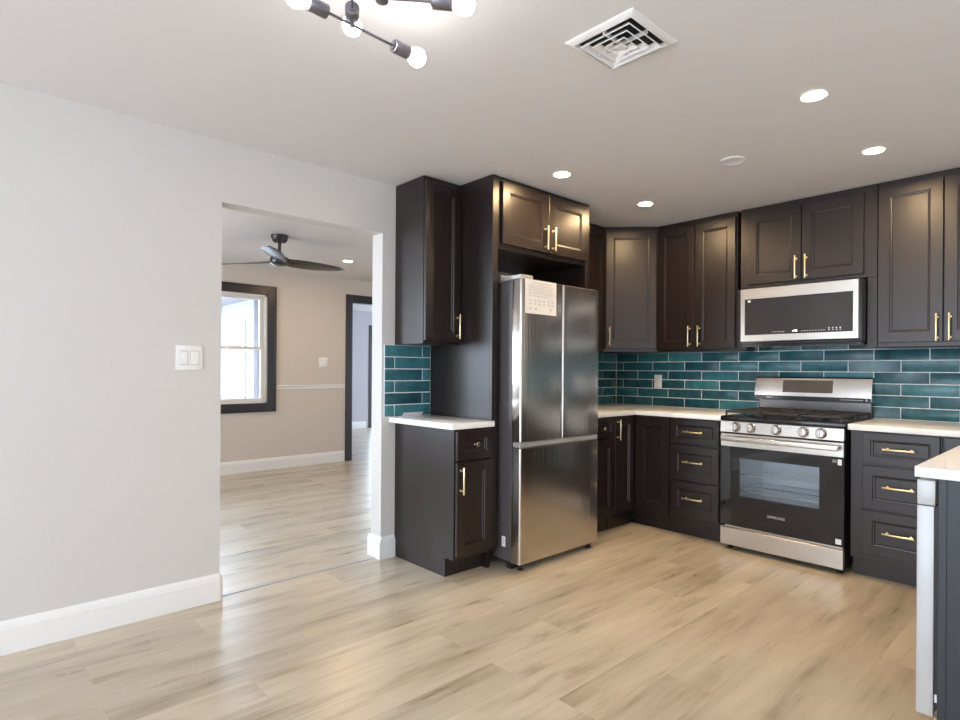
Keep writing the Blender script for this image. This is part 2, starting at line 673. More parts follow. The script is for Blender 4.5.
# far (living) room and the room beyond it
FX = -3.77
WY0, WY1, WZ0, WZ1 = -2.66, -1.775, 0.80, 2.085       # window hole
DY0, DY1, DZ = -0.665, 0.13, 2.11                     # door hole
wf = MB()
WY2, WY3 = -3.90, -3.02  # hole for the added window, out of view
wf.box(FX - TH, FX, -5.12, WY2, 0, HP).box(FX - TH, FX, WY3, WY0, 0, HP).box(FX - TH, FX, WY2, WY3, 0, WZ0).box(FX - TH, FX, WY2, WY3, WZ1, HP).box(FX - TH, FX, WY1, DY0, 0, HP).box(FX - TH, FX, WY0, WY1, 0, WZ0)
wf.box(FX - TH, FX, WY0, WY1, WZ1, HP).box(FX - TH, FX, DY0, DY1, DZ, HP).box(FX - TH, FX, DY1, 1.4, 0, HP)
struct('wall_living_far', wf, 'wall_tan')
wa = MB()
wa.box(FX, -TH, -5.12, -5.0, 0, 0.7).box(FX, -TH, -5.12, -5.0, 2.15, HP).box(FX, -2.85, -5.12, -5.0, 0.7, 2.15).box(-0.95, -TH, -5.12, -5.0, 0.7, 2.15)
struct('wall_living_near', wa, 'wall_tan')
struct('wall_living_side', MB().box(FX, -TH, 1.0, 1.12, 0, HP), 'wall_tan')
struct('wall_hall_far', MB().box(-7.57, -7.45, -1.2, 1.78, 0, HP).box(-7.57, -7.45, 1.78, 2.7, 2.10, HP).box(-7.57, -7.45, 2.7, 4.1, 0, HP), 'wall_lilac')
wb = MB()
wb.box(-7.57, FX - TH, -1.12, -1.0, -0.5, HP)
struct('wall_hall_near', wb, 'wall_lilac')
struct('wall_hall_side', MB().box(-7.45, FX - TH, 4.0, 4.1, 0, 0.7).box(-7.45, FX - TH, 4.0, 4.1, 2.15, HP).box(-7.45, -6.9, 4.0, 4.1, 0.7, 2.15).box(-4.8, FX - TH, 4.0, 4.1, 0.7, 2.15), 'wall_lilac')

# baseboards with a stepped, moulded top
BP = [(0, 0), (0.016, 0), (0.016, 0.108), (0.0125, 0.113), (0.0125, 0.119), (0.009, 0.126), (0.004, 0.136), (0.0, 0.140)]


def base_x(x, s, y0, y1, mb=None):     # on a wall of constant x, growing towards s
    mb = mb or MB()
    return mb.extrude_profile(BP, lambda p: (x + s * p[0], y0, p[1]), lambda p: (x + s * p[0], y1, p[1]))


def base_y(y, s, x0, x1, mb=None):
    mb = mb or MB()
    return mb.extrude_profile(BP, lambda p: (x0, y + s * p[0], p[1]), lambda p: (x1, y + s * p[0], p[1]))


b = base_x(0, 1, -8.0, OY0)
base_y(OY0, 1, -TH, 0, b)
struct('baseboard_left', b, 'trim')
b = base_x(0, 1, OY1 - 0.0005, -2.4235)
base_y(OY1, -1, -TH - 0.016, 0.016, b)
struct('baseboard_jamb', b, 'trim')
b = base_x(FX, 1, -5.0, -0.76)
struct('baseboard_living', b, 'trim')
struct('baseboard_hall', base_x(-7.45, 1, -1.0, 1.70), 'trim')
# chair rail
CR = [(0, 0), (0.012, 0), (0.016, 0.008), (0.010, 0.016), (0.012, 0.030), (0.022, 0.036), (0.022, 0.046), (0, 0.05)]
struct('trim_1', MB().extrude_profile(CR, lambda p: (FX + p[0], -1.668, 0.958 + p[1]), lambda p: (FX + p[0], -0.762, 0.958 + p[1])), 'trim')
# threshold strip across the opening
struct('trim_2', MB().box(-0.062, -0.036, OY0 + 0.016, OY1 - 0.016, 0, 0.004, 0.001), 'lgrey')

# double-hung window and an added unseen twin: dark casing, white sashes, panes
CW = 0.105
ZM = 1.45


def living_window(name, WY0, WY1):
    wc = MB()
    for (a0, a1, z0, z1) in ((WY0 - CW, WY0, WZ0 - CW, WZ1 + CW), (WY1, WY1 + CW, WZ0 - CW, WZ1 + CW), (WY0, WY1, WZ1, WZ1 + CW), (WY0, WY1, WZ0 - CW, WZ0)):
        wc.box(FX, FX + 0.020, a0, a1, z0, z1, 0.003)
    for (a0, a1, z0, z1) in ((WY0 - CW, WY0 - CW + 0.022, WZ0 - CW, WZ1 + CW), (WY1 + CW - 0.022, WY1 + CW, WZ0 - CW, WZ1 + CW), (WY0 - CW, WY1 + CW, WZ1 + CW - 0.022, WZ1 + CW), (WY0 - CW, WY1 + CW, WZ0 - CW, WZ0 - CW + 0.022)):
        wc.box(FX, FX + 0.030, a0, a1, z0, z1, 0.003)
    win = struct(name, wc, 'casing')
    j = MB()
    j.box(FX - TH, FX - 0.002, WY0, WY0 + 0.022, WZ0, WZ1).box(FX - TH, FX - 0.002, WY1 - 0.022, WY1, WZ0, WZ1)
    j.box(FX - TH, FX - 0.002, WY0, WY1, WZ1 - 0.022, WZ1).box(FX - TH, FX - 0.002, WY0, WY1, WZ0, WZ0 + 0.022)
    part('window_jamb', j, 'sash', win)
    for x, z0, z1 in ((FX - 0.045, WZ0 + 0.022, ZM + 0.018), (FX - 0.085, ZM - 0.018, WZ1 - 0.022)):
        s = MB()
        a0, a1 = WY0 + 0.022, WY1 - 0.022
        s.box(x - 0.016, x + 0.016, a0, a0 + 0.042, z0, z1, 0.003).box(x - 0.016, x + 0.016, a1 - 0.042, a1, z0, z1, 0.003)
        s.box(x - 0.016, x + 0.016, a0 + 0.042, a1 - 0.042, z0, z0 + 0.036, 0.003).box(x - 0.016, x + 0.016, a0 + 0.042, a1 - 0.042, z1 - 0.036, z1, 0.003)
        o = part('window_sash', s, 'sash', win)
        part('window_glass', MB().box(x - 0.002, x + 0.002, a0 + 0.042, a1 - 0.042, z0 + 0.036, z1 - 0.036), 'pane', o)


living_window('window_1', WY0, WY1)
living_window('unseen_window_3', WY2, WY3)  # unseen, added to widen the bright sheen on the floor


# door openings with dark casing
def casing_x(name, x, y0, y1, z, s, w=0.085):
    d = MB()
    for (a0, a1, z0, z1) in ((y0 - w, y0, 0, z + w), (y1, y1 + w, 0, z + w), (y0, y1, z, z + w)):
        d.box(x, x + s * 0.020, a0, a1, z0, z1, 0.003)
    d.box(x - s * TH, x, y0, y0 + 0.018, 0, z).box(x - s * TH, x, y1 - 0.018, y1, 0, z).box(x - s * TH, x, y0, y1, z - 0.018, z)
    return struct(name, d, 'casing')


casing_x('door_1', FX, DY0, DY1, DZ, 1)
casing_x('door_2', -7.45, 1.83, 2.65, 2.05, 1, 0.07)

# ================================================================== TILED BACKSPLASH


def tiles(name, label, frame, rows, extent, joints, group=None, holes=()):
    """frame(a, z, n) -> world; joints(row) -> list of cut positions."""
    mb = MB()
    b = bmesh.new()
    lay = b.loops.layers.float_color.new('tint')
    a0, a1 = extent
    for ri, (z0, z1, b0, b1) in enumerate([tuple(r) + (a0, a1) if len(r) == 2 else r for r in rows]):
        cuts = [b0] + [c for c in joints(ri) if b0 + 0.012 < c < b1 - 0.012] + [b1]
        for c0, c1 in zip(cuts, cuts[1:]):
            g = 0.0029
            p0, p1, q0, q1 = c0 + g, c1 - g, z0 + g, z1 - g
            if p1 - p0 < 0.004:
                continue
            tint = random.random() * 0.42
            t = 0.010
            e = 0.0025
            tilt = [random.uniform(-0.0006, 0.0006) for _ in range(4)]
            R = [[b.verts.new(frame(a, z, n)) for a, z, n in ((p0 + i, q0 + i, h + (tilt[0] if top else 0)), (p1 - i, q0 + i, h + (tilt[1] if top else 0)), (p1 - i, q1 - i, h + (tilt[2] if top else 0)), (p0 + i, q1 - i, h + (tilt[3] if top else 0)))]
                 for i, h, top in ((0, 0.002, 0), (0, t - e * 0.6, 0), (e, t, 1))]
            fs = []
            for A, B in zip(R, R[1:]):
                for k in range(4):
                    fs.append(b.faces.new((A[k], A[(k + 1) % 4], B[(k + 1) % 4], B[k])))
            fs.append(b.faces.new(R[-1]))
            for f in fs:
                for l in f.loops:
                    l[lay] = (tint, tint, tint, 1)
    bmesh.ops.recalc_face_normals(b, faces=b.faces[:])
    mb.bm.free()
    mb.bm = b
    zs = [z for r in rows if len(r) == 2 for z in r]
    root = thing(name, label, 'backsplash', tuple(frame((a0 + a1) / 2, min(zs), 0)), 0, group)
    part('glazed_tiles', mb, 'tile', root)
    g = MB()
    p = [frame(a, z, n) for n in (0.0005, 0.0065) for a, z in ((a0, min(zs)), (a1, min(zs)), (a1, max(zs)), (a0, max(zs)))]
    g.loops([p[:4], p[4:]])
    for r in rows:
        if len(r) == 4:
            p = [frame(a, z, n) for n in (0.0005, 0.0065) for a, z in ((r[2], r[0]), (r[3], r[0]), (r[3], r[1]), (r[2], r[1]))]
            g.loops([p[:4], p[4:]])
    part('grout', g, 'grout', root)
    return root


RH = 0.0774
rows6 = [(CT + RH * k, CT + RH * (k + 1)) for k in range(6)]
rowsB = rows6 + [(CT + RH * 6, CT + RH * 7)]
tiles('tile_backsplash', 'long run of teal subway tile behind the range along the back wall', lambda a, z, n: Vector((a, -n, z)),
      rows6 + [(CT + RH * 6, CT + RH * 7, 1.306, 2.200)], (0.0125, 3.43), lambda r: [(0.0874 if r % 2 == 0 else 0.243) + 0.311 * k for k in range(-1, 12)])
tiles('tile_backsplash', 'short strip of teal tile between refrigerator enclosure and the kitchen corner', lambda a, z, n: Vector((n, a, z)),
      rows6, (-1.20, -0.0125), lambda r: sorted([(-0.055 if r % 2 == 0 else -0.21) - 0.311 * k for k in range(6)]))
tiles('tile_backsplash', 'small square patch of teal tile above the narrow counter left of refrigerator', lambda a, z, n: Vector((n, a, z)),
      rows6, (-2.507, -2.147), lambda r: [-2.432, -2.122] if r % 2 == 0 else [-2.215])

# ================================================================== CABINETS
UD = 0.310      # upper body depth
FT = 0.020      # door thickness
UZ = 1.368


def pull(parent, P0, A, N, L, r=0.0055):
    return part('handle', bar_pull(P0, A, N, L, r), 'gold', parent, 'gold bar handle')


def door_on(root, O, U, N, w, h, nm='door', rail=0.062):
    return part(nm, shaker(O, U, N, w, h, FT, rail), 'esp', root)


X_, Y_, Z_ = Vector((1, 0, 0)), Vector((0, 1, 0)), Vector((0, 0, 1))

# --- left wall: narrow upper cabinet
t = thing('wall_cabinet', 'narrow single-door wall cabinet above the small counter left of refrigerator', 'cabinet', (0, -2.28, UZ))
part('cabinet_body', MB().box(E, UD, -2.428, -2.142, UZ, HP - 0.004, 0.0015), 'esp', t)
d = door_on(t, (UD + E, -2.424, UZ + 0.02), Y_, X_, 0.278, 0.975, rail=0.058)
pull(d, (UD + FT, -2.176, UZ + 0.115), Z_, X_, 0.155)

# --- tall surround: two end panels with a cabinet over the refrigerator
t = thing('refrigerator_surround', 'tall dark surround with end panels and two-door cabinet above the refrigerator', 'cabinet', (0.3, -1.67, 0))
pp = MB()
prof = [(0.0, 0.0), (0.545, 0.0), (0.585, 0.0), (0.585, 0.11), (0.60, 0.11), (0.60, HP - 0.003), (0.001, HP - 0.003)]
pp.extrude_profile(prof, lambda p: (max(p[0], 0.001), -2.140, p[1]), lambda p: (max(p[0], 0.001), -2.115, p[1]))
part('end_panel', pp, 'esp', t)
part('face_stile', MB().box(0.60, 0.622, -2.14, -2.095, 0.11, HP - 0.003, 0.002), 'esp', t)
part('end_panel', MB().box(E, 0.60, -1.225, -1.203, 0.0, HP - 0.003, 0.001), 'esp', t)
part('face_stile', MB().box(0.6005, 0.622, -1.245, -1.203, 0.0, HP - 0.003, 0.002), 'esp', t)
part('cabinet_body', MB().box(E, 0.60, -2.1135, -1.2265, 1.955, HP - 0.003, 0.0015), 'esp', t)
part('face_frame', MB().box(0.60, 0.618, -2.094, -1.246, 1.955, HP - 0.003, 0.0015), 'esp', t)
d = door_on(t, (0.619, -2.072, 1.985), Y_, X_, 0.418, 0.385)
pull(d, (0.639, -1.690, 2.078), Z_, X_, 0.155)
d = door_on(t, (0.619, -1.648, 1.985), Y_, X_, 0.405, 0.385)
pull(d, (0.639, -1.616, 2.078), Z_, X_, 0.155)

# --- left wall upper between enclosure and corner
t = thing('wall_cabinet', 'wall cabinet mostly hidden between refrigerator top and diagonal corner cabinet', 'cabinet', (0.15, -0.90, UZ))
part('cabinet_body', MB().box(E, UD, -1.202, -0.604, UZ, HP - 0.004, 0.0015), 'esp', t)
for y0 in (-1.195, -0.898):
    d = door_on(t, (UD + E, y0, UZ + 0.02), Y_, X_, 0.290, 0.975)
    pull(d, (UD + FT + E, y0 + (0.262 if y0 < -1 else 0.028), UZ + 0.115), Z_, X_, 0.155)

# --- diagonal corner upper
t = thing('corner_cabinet', 'diagonal corner wall cabinet with one tall door facing the room', 'cabinet', (0.2, -0.2, UZ))
part('cabinet_body', MB().prism([(E, -E), (0.628, -E), (0.628, -UD), (UD, -0.602), (E, -0.602)], UZ, HP - 0.004), 'esp', t)
pa, pb = Vector((UD, -0.602, 0)), Vector((0.628, -UD, 0))
Ud = (pb - pa).normalized()
Nd = Vector((Ud.y, -Ud.x, 0))
wd = (pb - pa).length
d = door_on(t, pa + Ud * 0.010 + Nd * E + Z_ * (UZ + 0.028), Ud, Nd, wd - 0.020, 0.968, rail=0.060)
pull(d, pa + Ud * 0.040 + Nd * (FT + E) + Z_ * (UZ + 0.125), Z_, Nd, 0.155)


# --- back wall uppers
def upper(label, x0, x1, z0, doors, dz0, dz1, hz, fill=()):
    t = thing('wall_cabinet', label, 'cabinet', ((x0 + x1) / 2, -0.15, z0))
    part('cabinet_body', MB().box(x0, x1, -UD, -E, z0, HP - 0.004, 0.0015), 'esp', t)
    for a, c, hx in doors:
        d = door_on(t, (a, -UD - E, dz0), X_, -Y_, c - a, dz1 - dz0)
        pull(d, (hx, -UD - FT - E, hz), Z_, -Y_, 0.160)
    for a, c, q0, q1 in fill:
        part('filler_strip', MB().box(a, c, -UD, -UD + 0.02, q0, q1, 0.001), 'esp', t)
    return t


upper('tall two-door wall cabinet between the diagonal corner cabinet and microwave', 0.630, 1.303, UZ,
      ((0.640, 0.966, 0.931), (0.971, 1.293, 1.012)), 1.385, 2.355, 1.483)
upper('short two-door wall cabinet directly above the microwave', 1.326, 2.200, 1.815,
      ((1.386, 1.752, 1.722), (1.757, 2.128, 1.787)), 1.838, 2.350, 1.925, ((1.305, 1.372, UZ, 1.813), (2.146, 2.200, UZ, 1.813)))
upper('tall two-door wall cabinet right of the microwave at picture edge', 2.203, 2.885, UZ,
      ((2.208, 2.538, 2.511), (2.543, 2.873, 2.572)), 1.395, 2.360, 1.478)

# --- base cabinets
BD = 0.610
BH = 0.868


def base_body(mb, x0, x1, y0, y1):
    return mb.box(x0, x1, y0, y1, 0.11, BH, 0.0015)


# narrow base left of refrigerator
t = thing('base_cabinet', 'narrow base cabinet with knob drawer and one door left of refrigerator', 'cabinet', (0.3, -2.27, 0))
part('cabinet_body', base_body(MB(), E, 0.613, -2.422, -2.142).box(0.017, 0.535, -2.4215, -2.404, 0, 0.1120), 'esp', t)
part('toe_kick', MB().box(0.516, 0.534, -2.4035, -2.142, 0, 0.109), 'esp', t)
d = part('drawer', shaker((0.6145, -2.414, 0.684), Y_, X_, 0.272, 0.170, FT, 0.045), 'esp', t)
part('knob', knob((0.6345, -2.276, 0.772), X_), 'pewter', d, 'round antique brass knob')
d = door_on(t, (0.6145, -2.414, 0.135), Y_, X_, 0.272, 0.538, rail=0.058)
pull(d, (0.6345, -2.388, 0.572), Z_, X_, 0.155)

# left run base right of refrigerator
t = thing('base_cabinet', 'base cabinet with knob drawer just right of refrigerator under the corner counter', 'cabinet', (0.3, -1.04, 0))
part('cabinet_body', base_body(MB(), E, 0.613, -1.202, -0.892), 'esp', t)
part('toe_kick', MB().box(0.54, 0.56, -1.202, -0.892, 0, 0.109), 'esp', t)
d = part('drawer', shaker((0.6145, -1.196, 0.708), Y_, X_, 0.297, 0.150, FT, 0.042), 'esp', t)
part('knob', knob((0.6345, -1.047, 0.783), X_), 'pewter', d, 'round antique brass knob')
d = door_on(t, (0.6145, -1.196, 0.135), Y_, X_, 0.297, 0.562)
pull(d, (0.6345, -1.168, 0.60), Z_, X_, 0.155)

# corner base, two doors meeting at the inside corner
t = thing('corner_cabinet', 'corner base cabinet whose two doors meet at right angles below the counter', 'cabinet', (0.3, -0.3, 0))
part('cabinet_body', MB().prism([(E, -E), (0.938, -E), (0.938, -0.613), (0.613, -0.613), (0.613, -0.890), (E, -0.890)], 0.11, BH), 'esp', t)
part('toe_kick', MB().prism([(0.545, -0.89), (0.565, -0.89), (0.565, -0.565), (0.938, -0.565), (0.938, -0.545), (0.545, -0.545)], 0, 0.109), 'esp', t)
d = door_on(t, (0.6145, -0.886, 0.135), Y_, X_, 0.247, 0.724, rail=0.058)
pull(d, (0.6345, -0.862, 0.765), Z_, X_, 0.155)
d = door_on(t, (0.640, -0.6145, 0.135), X_, -Y_, 0.292, 0.724, rail=0.075)


def drawer_base(label, x0, x1, dx0, dx1, fronts):
    t = thing('drawer_cabinet', label, 'cabinet', ((x0 + x1) / 2, -0.3, 0))
    part('cabinet_body', base_body(MB(), x0, x1, -0.613, -E), 'esp', t)
    part('toe_kick', MB().box(x0, x1, -0.565, -0.545, 0, 0.109), 'esp', t)
    for z0, z1 in fronts:
        d = part('drawer', shaker((dx0, -0.6145, z0), X_, -Y_, dx1 - dx0, z1 - z0, FT, 0.052 if z1 - z0 > 0.2 else 0.042), 'esp', t)
        pull(d, ((dx0 + dx1) / 2, -0.6345, (z0 + z1) / 2 + (0.012 if z1 - z0 > 0.2 else 0.0)), X_, -Y_, 0.155)


DR = ((0.148, 0.402), (0.414, 0.665), (0.680, 0.860))
drawer_base('three-drawer base cabinet with gold pulls left of the range', 0.940, 1.340, 0.950, 1.325, DR)
drawer_base('three-drawer base cabinet with gold pulls right of the range', 2.142, 2.588, 2.208, 2.580, DR)
t = thing('base_cabinet', 'blind corner base cabinet behind the white counter end at right edge', 'cabinet', (2.95, -0.3, 0))
part('cabinet_body', base_body(MB(), 2.590, 3.425, -0.613, -E), 'esp', t)
part('toe_kick', MB().box(2.590, 2.86, -0.565, -0.545, 0, 0.109), 'esp', t)
door_on(t, (2.600, -0.6145, 0.148), X_, -Y_, 0.20, 0.712, rail=0.055)

# peninsula
t = thing('peninsula_cabinet', 'dark slate peninsula base beside the dishwasher at right edge', 'cabinet', (3.1, -1.4, 0))
part('cabinet_body', MB().box(2.842, 3.425, -1.59, -0.62, 0.11, BH), 'esp', t)
part('toe_kick', MB().box(2.90, 2.92, -1.59, -0.62, 0, 0.109), 'esp', t)
for y0 in (-1.585, -1.135):
    d = door_on(t, (2.8405, y0 + 0.445, 0.148), -Y_, -X_, 0.440, 0.712)
    pull(d, (2.8205, y0 + (0.41 if y0 < -1.3 else 0.03), 0.75), Z_, -X_, 0.155)
part('end_panel', MB().box(2.838, 3.425, -2.205, -2.188, 0, BH, 0.002), 'blue', t, 'dark slate end panel')
part('panel_stile', MB().box(2.840, 2.862, -2.209, -2.2055, 0.0, BH, 0.001), 'blue', t)

# ================================================================== COUNTERTOPS
CB = 0.869
single('countertop', MB().box(0.001, 0.655, -2.47, -2.143, CB, CT, 0.003, 2), 'quartz', 'small white countertop on the narrow base cabinet left of refrigerator', 'countertop', (0.3, -2.3, CB))
single('countertop', MB().prism([(0.001, -0.001), (1.352, -0.001), (1.352, -0.655), (0.655, -0.655), (0.655, -1.200), (0.001, -1.200)], CB, CT, 0.002), 'quartz', 'L-shaped white countertop in the corner left of the range', 'countertop', (0.3, -0.3, CB))
single('countertop', MB().prism([(2.136, -0.001), (3.45, -0.001), (3.45, -2.225), (2.778, -2.225), (2.778, -0.655), (2.136, -0.655)], CB, CT, 0.002), 'quartz', 'white countertop right of the range turning along the peninsula', 'countertop', (3.1, -0.3, CB))

# ================================================================== REFRIGERATOR
FY0, FY1 = -2.060, -1.302
FM = (FY0 + FY1) / 2
t = thing('refrigerator', 'stainless steel french door refrigerator with paper notice on left door', 'refrigerator', (0.4, FM, 0))
part('cabinet_body', MB().box(0.03, 0.708, FY0 + 0.006, FY1 - 0.006, 0.045, 1.752, 0.004), 'fside', t, 'dark grey refrigerator side')


def slab_door(y0, y1, z0, z1, mb=None):
    """door slab with rounded front edges, slightly crowned front."""
    mb = mb or MB()
    n = 8
    rr = 0.012
    sec = [(0.718, y0), ]
    for k in range(5):
        a = PI / 2 * k / 4
        sec.append((0.792 - rr + rr * math.sin(a) - 0.002, y0 + rr - rr * math.cos(a)))
    for k in range(1, n):
        f = k / n
        sec.append((0.790 + 0.004 * math.sin(PI * f), y0 + rr + (y1 - y0 - 2 * rr) * f))
    for k in range(5):
        a = PI / 2 * (1 - k / 4)
        sec.append((0.792 - rr + rr * math.sin(a) - 0.002, y1 - rr + rr * math.cos(a)))
    sec.append((0.718, y1))
    c = 0.003
    cy = (y0 + y1) / 2

    def ring(z, s):
        return [(x - s if x > 0.72 else x, cy + (y - cy) * (1 - s / (y1 - y0)), z) for x, y in sec]
    mb.loops([ring(z0, c), ring(z0 + c, 0), ring(z1 - c, 0), ring(z1, c)])
    return mb


dl = part('door', slab_door(FY0, FM - 0.002, 0.778, 1.757), 'fsteel', t)
dr = part('door', slab_door(FM + 0.002, FY1, 0.778, 1.757), 'fsteel', t)
fz = part('freezer_drawer', slab_door(FY0, FY1, 0.045, 0.742), 'fsteel', t)
part('drawer_grip', MB().box(0.722, 0.784, FY0 + 0.001, FY1 - 0.001, 0.744, 0.774, 0.004), 'lgrey', t, 'light grey grip strip between doors and drawer')
part('door_gasket', MB().box(0.708, 0.7175, FY0 + 0.008, FY1 - 0.008, 0.06, 1.745), 'blackm', t)
part('hinge_cover', MB().box(0.60, 0.775, FY0 + 0.01, FY0 + 0.12, 1.7575, 1.786, 0.006), 'lgrey', t)
part('top_cap', MB().box(0.40, 0.598, FY0 + 0.02, FY1 - 0.10, 1.7525, 1.80, 0.004), 'lgrey', t)
for y in (FY0 + 0.05, FY1 - 0.05):
    part('foot', MB().lathe([(0, 0), (0.018, 0), (0.020, 0.008), (0.012, 0.014), (0.010, 0.046)], (0.745, y, 0)), 'blackm', t)
part('base_grille', MB().box(0.66, 0.70, FY0 + 0.02, FY1 - 0.02, 0.0, 0.0445), 'blackm', t)
k = part('rating_label', MB().box(0.629, 0.66, FY0 + 0.0045, FY0 + 0.0062, 0.128, 0.190), 'paper', t, 'small white label low on refrigerator side')
part('printed_lines', MB().box(0.633, 0.656, FY0 + 0.0039, FY0 + 0.0046, 0.172, 0.176).box(0.633, 0.656, FY0 + 0.0039, FY0 + 0.0046, 0.160, 0.164).box(0.633, 0.650, FY0 + 0.0039, FY0 + 0.0046, 0.148, 0.151), 'ink', k)

# paper notice taped to the door
px = 0.7962
n = thing('paper_notice', 'white printed paper notice on upper left refrigerator door', 'paper', (px, -1.895, 1.55))
sh = MB()
NY = 10
rows = []
for q in range(NY + 1):
    y = -2.036 + 0.281 * q / NY
    rows.append((px + 0.0008 * math.sin(q * 1.3), y))
sh.extrude_profile([(x, y) for x, y in rows] + [(x + 0.0008, y) for x, y in rows[::-1]], lambda p: (p[0], p[1], 1.552), lambda p: (p[0], p[1], 1.758))
part('sheet', sh, 'paper', n)
pr = MB()
for q, (z, a, c) in enumerate(((1.738, -1.98, -1.80), (1.722, -2.005, -1.785), (1.710, -2.005, -1.79), (1.698, -2.005, -1.80), (1.686, -2.005, -1.775), (1.674, -2.005, -1.79), (1.660, -2.005, -1.83))):
    y = a
    while y < c:
        L = random.uniform(0.010, 0.030)
        pr.box(px + 0.0016, px + 0.0021, y, min(y + L, c), z - 0.0018, z + 0.0018)
        y += L + 0.006
for z in (1.632, 1.612):
    for q in range(6):
        y = -1.995 + q * 0.040
        pr.box(px + 0.0016, px + 0.0021, y, y + 0.012, z - 0.004, z + 0.004)
for q in (0, 1, 4):
    y = -1.995 + q * 0.045
    pr.box(px + 0.0016, px + 0.0021, y, y + 0.014, 1.578, 1.588)
part('printed_text', pr, 'ink', n)

# ================================================================== RANGE
RX0, RX1 = 1.364, 2.126
RC = (RX0 + RX1) / 2
t = thing('gas_range', 'stainless steel and black gas range under the microwave', 'range', (RC, -0.35, 0))
body = MB()
body.box(RX0 + 0.004, RX0 + 0.026, -0.655, -0.03, 0.03, 0.876).box(RX1 - 0.026, RX1 - 0.004, -0.655, -0.03, 0.03, 0.876)
body.box(RX0 + 0.026, RX1 - 0.026, -0.06, -0.03, 0.03, 0.876).box(RX0 + 0.026, RX1 - 0.026, -0.655, -0.06, 0.03, 0.17).box(RX0 + 0.026, RX1 - 0.026, -0.655, -0.06, 0.80, 0.876)
part('range_body', body, 'blackm', t, 'black range sides')
cav = MB()
a0, a1, c0, c1 = RX0 + 0.09, RX1 - 0.09, 0.30, 0.70
cav.box(a0 - 0.01, a0, -0.64, -0.20, c0, c1).box(a1, a1 + 0.01, -0.64, -0.20, c0, c1).box(a0, a1, -0.21, -0.20, c0, c1)
cav.box(a0 - 0.01, a1 + 0.01, -0.64, -0.20, c0 - 0.01, c0).box(a0 - 0.01, a1 + 0.01, -0.64, -0.20, c1, c1 + 0.01)
cv = part('oven_cavity', cav, 'enamel', t, 'pale grey oven interior')
for z in (0.40, 0.51):
    rk = MB()
    for q in range(15):
        x = a0 + 0.02 + (a1 - a0 - 0.04) * q / 14
        rk.cyl((x, -0.61, z), (x, -0.23, z), 0.0022, 6)
    for y in (-0.61, -0.42, -0.23):
        rk.cyl((a0 + 0.004, y, z), (a1 - 0.004, y, z), 0.0035, 6)
    part('oven_rack', rk, 'chrome', cv)
# door
GX0, GX1, GZ0, GZ1 = 1.487, 1.990, 0.372, 0.628
dg = MB()
DZ0, DZ1 = 0.172, 0.790
for (x0, x1, z0, z1) in ((RX0, GX0, DZ0, 0.70), (GX1, RX1, DZ0, 0.70), (GX0, GX1, DZ0, GZ0), (GX0, GX1, GZ1, 0.70)):
    dg.box(x0, x1, -0.682, -0.657, z0, z1)
od = part('oven_door', dg, 'bglass', t, 'black glass oven door')
part('door_window', MB().box(GX0, GX1, -0.680, -0.676, GZ0, GZ1), 'ovenpane', od, 'clear oven window')
part('top_trim', MB().box(RX0, RX1, -0.684, -0.657, 0.701, 0.790, 0.003), 'steel2', od, 'stainless trim')
hb = MB()
hb.box(RX0 + 0.018, RX1 - 0.018, -0.735, -0.719, 0.742, 0.776, 0.006, 3)
for x in (RX0 + 0.03, RX1 - 0.055):
    hb.box(x, x + 0.025, -0.722, -0.683, 0.747, 0.771, 0.003)
part('handle', hb, 'steel2', od, 'wide flat stainless handle')
text_mesh('SAMSUNG', 0.024, (1.735, -0.6822, 0.271), X_, Z_, -Y_, 'mark', 'lettering', od)
st = MB().box(RX1 - 0.044, RX1 - 0.012, -0.6832, -0.6822, 0.182, 0.214)
part('sticker', st, 'paper', od, 'small white sticker')
part('sticker', MB().box(RX1 - 0.034, RX1 - 0.012, -0.6832, -0.6822, 0.655, 0.690), 'paper', od, 'small white sticker')
part('sticker', MB().box(RX1 - 0.064, RX1 - 0.040, -0.6832, -0.6822, 0.668, 0.686), 'slot', od, 'small grey sticker')
part('door_vent', MB().box(RX0 + 0.03, RX1 - 0.006, -0.679, -0.664, 0.158, 0.166), 'steel2', t)
part('storage_drawer', MB().box(RX0, RX1, -0.686, -0.657, 0.034, 0.152, 0.003), 'steel2', t, 'stainless bottom drawer')
cp = MB()
cp.extrude_profile([(-0.655, 0.798), (-0.690, 0.798), (-0.692, 0.802), (-0.684, 0.872), (-0.680, 0.876), (-0.655, 0.876)], lambda p: (RX0, p[0], p[1]), lambda p: (RX1, p[0], p[1]))
cpo = part('control_panel', cp, 'steel2', t, 'stainless control panel')
for x in (1.470, 1.572, 1.735, 1.899, 2.001):
    kb = MB().lathe([(0, 0), (0.031, 0), (0.031, 0.004), (0.027, 0.008), (0.026, 0.028), (0.023, 0.033), (0, 0.034)], (x, -0.688, 0.837), (0, -1, 0.1), 28)
    ko = part('knob', kb, 'steel', cpo)
    part('knob_grip', MB().box(x - 0.005, x + 0.005, -0.731, -0.715, 0.817, 0.861, 0.002), 'steel2', ko)
    # dark seat ring
    part('knob_ring', MB().lathe([(0.0312, 0.0), (0.034, 0.0), (0.034, 0.003), (0.0312, 0.003)], (x, -0.6882, 0.837), (0, -1, 0.1), 28), 'slot', ko)
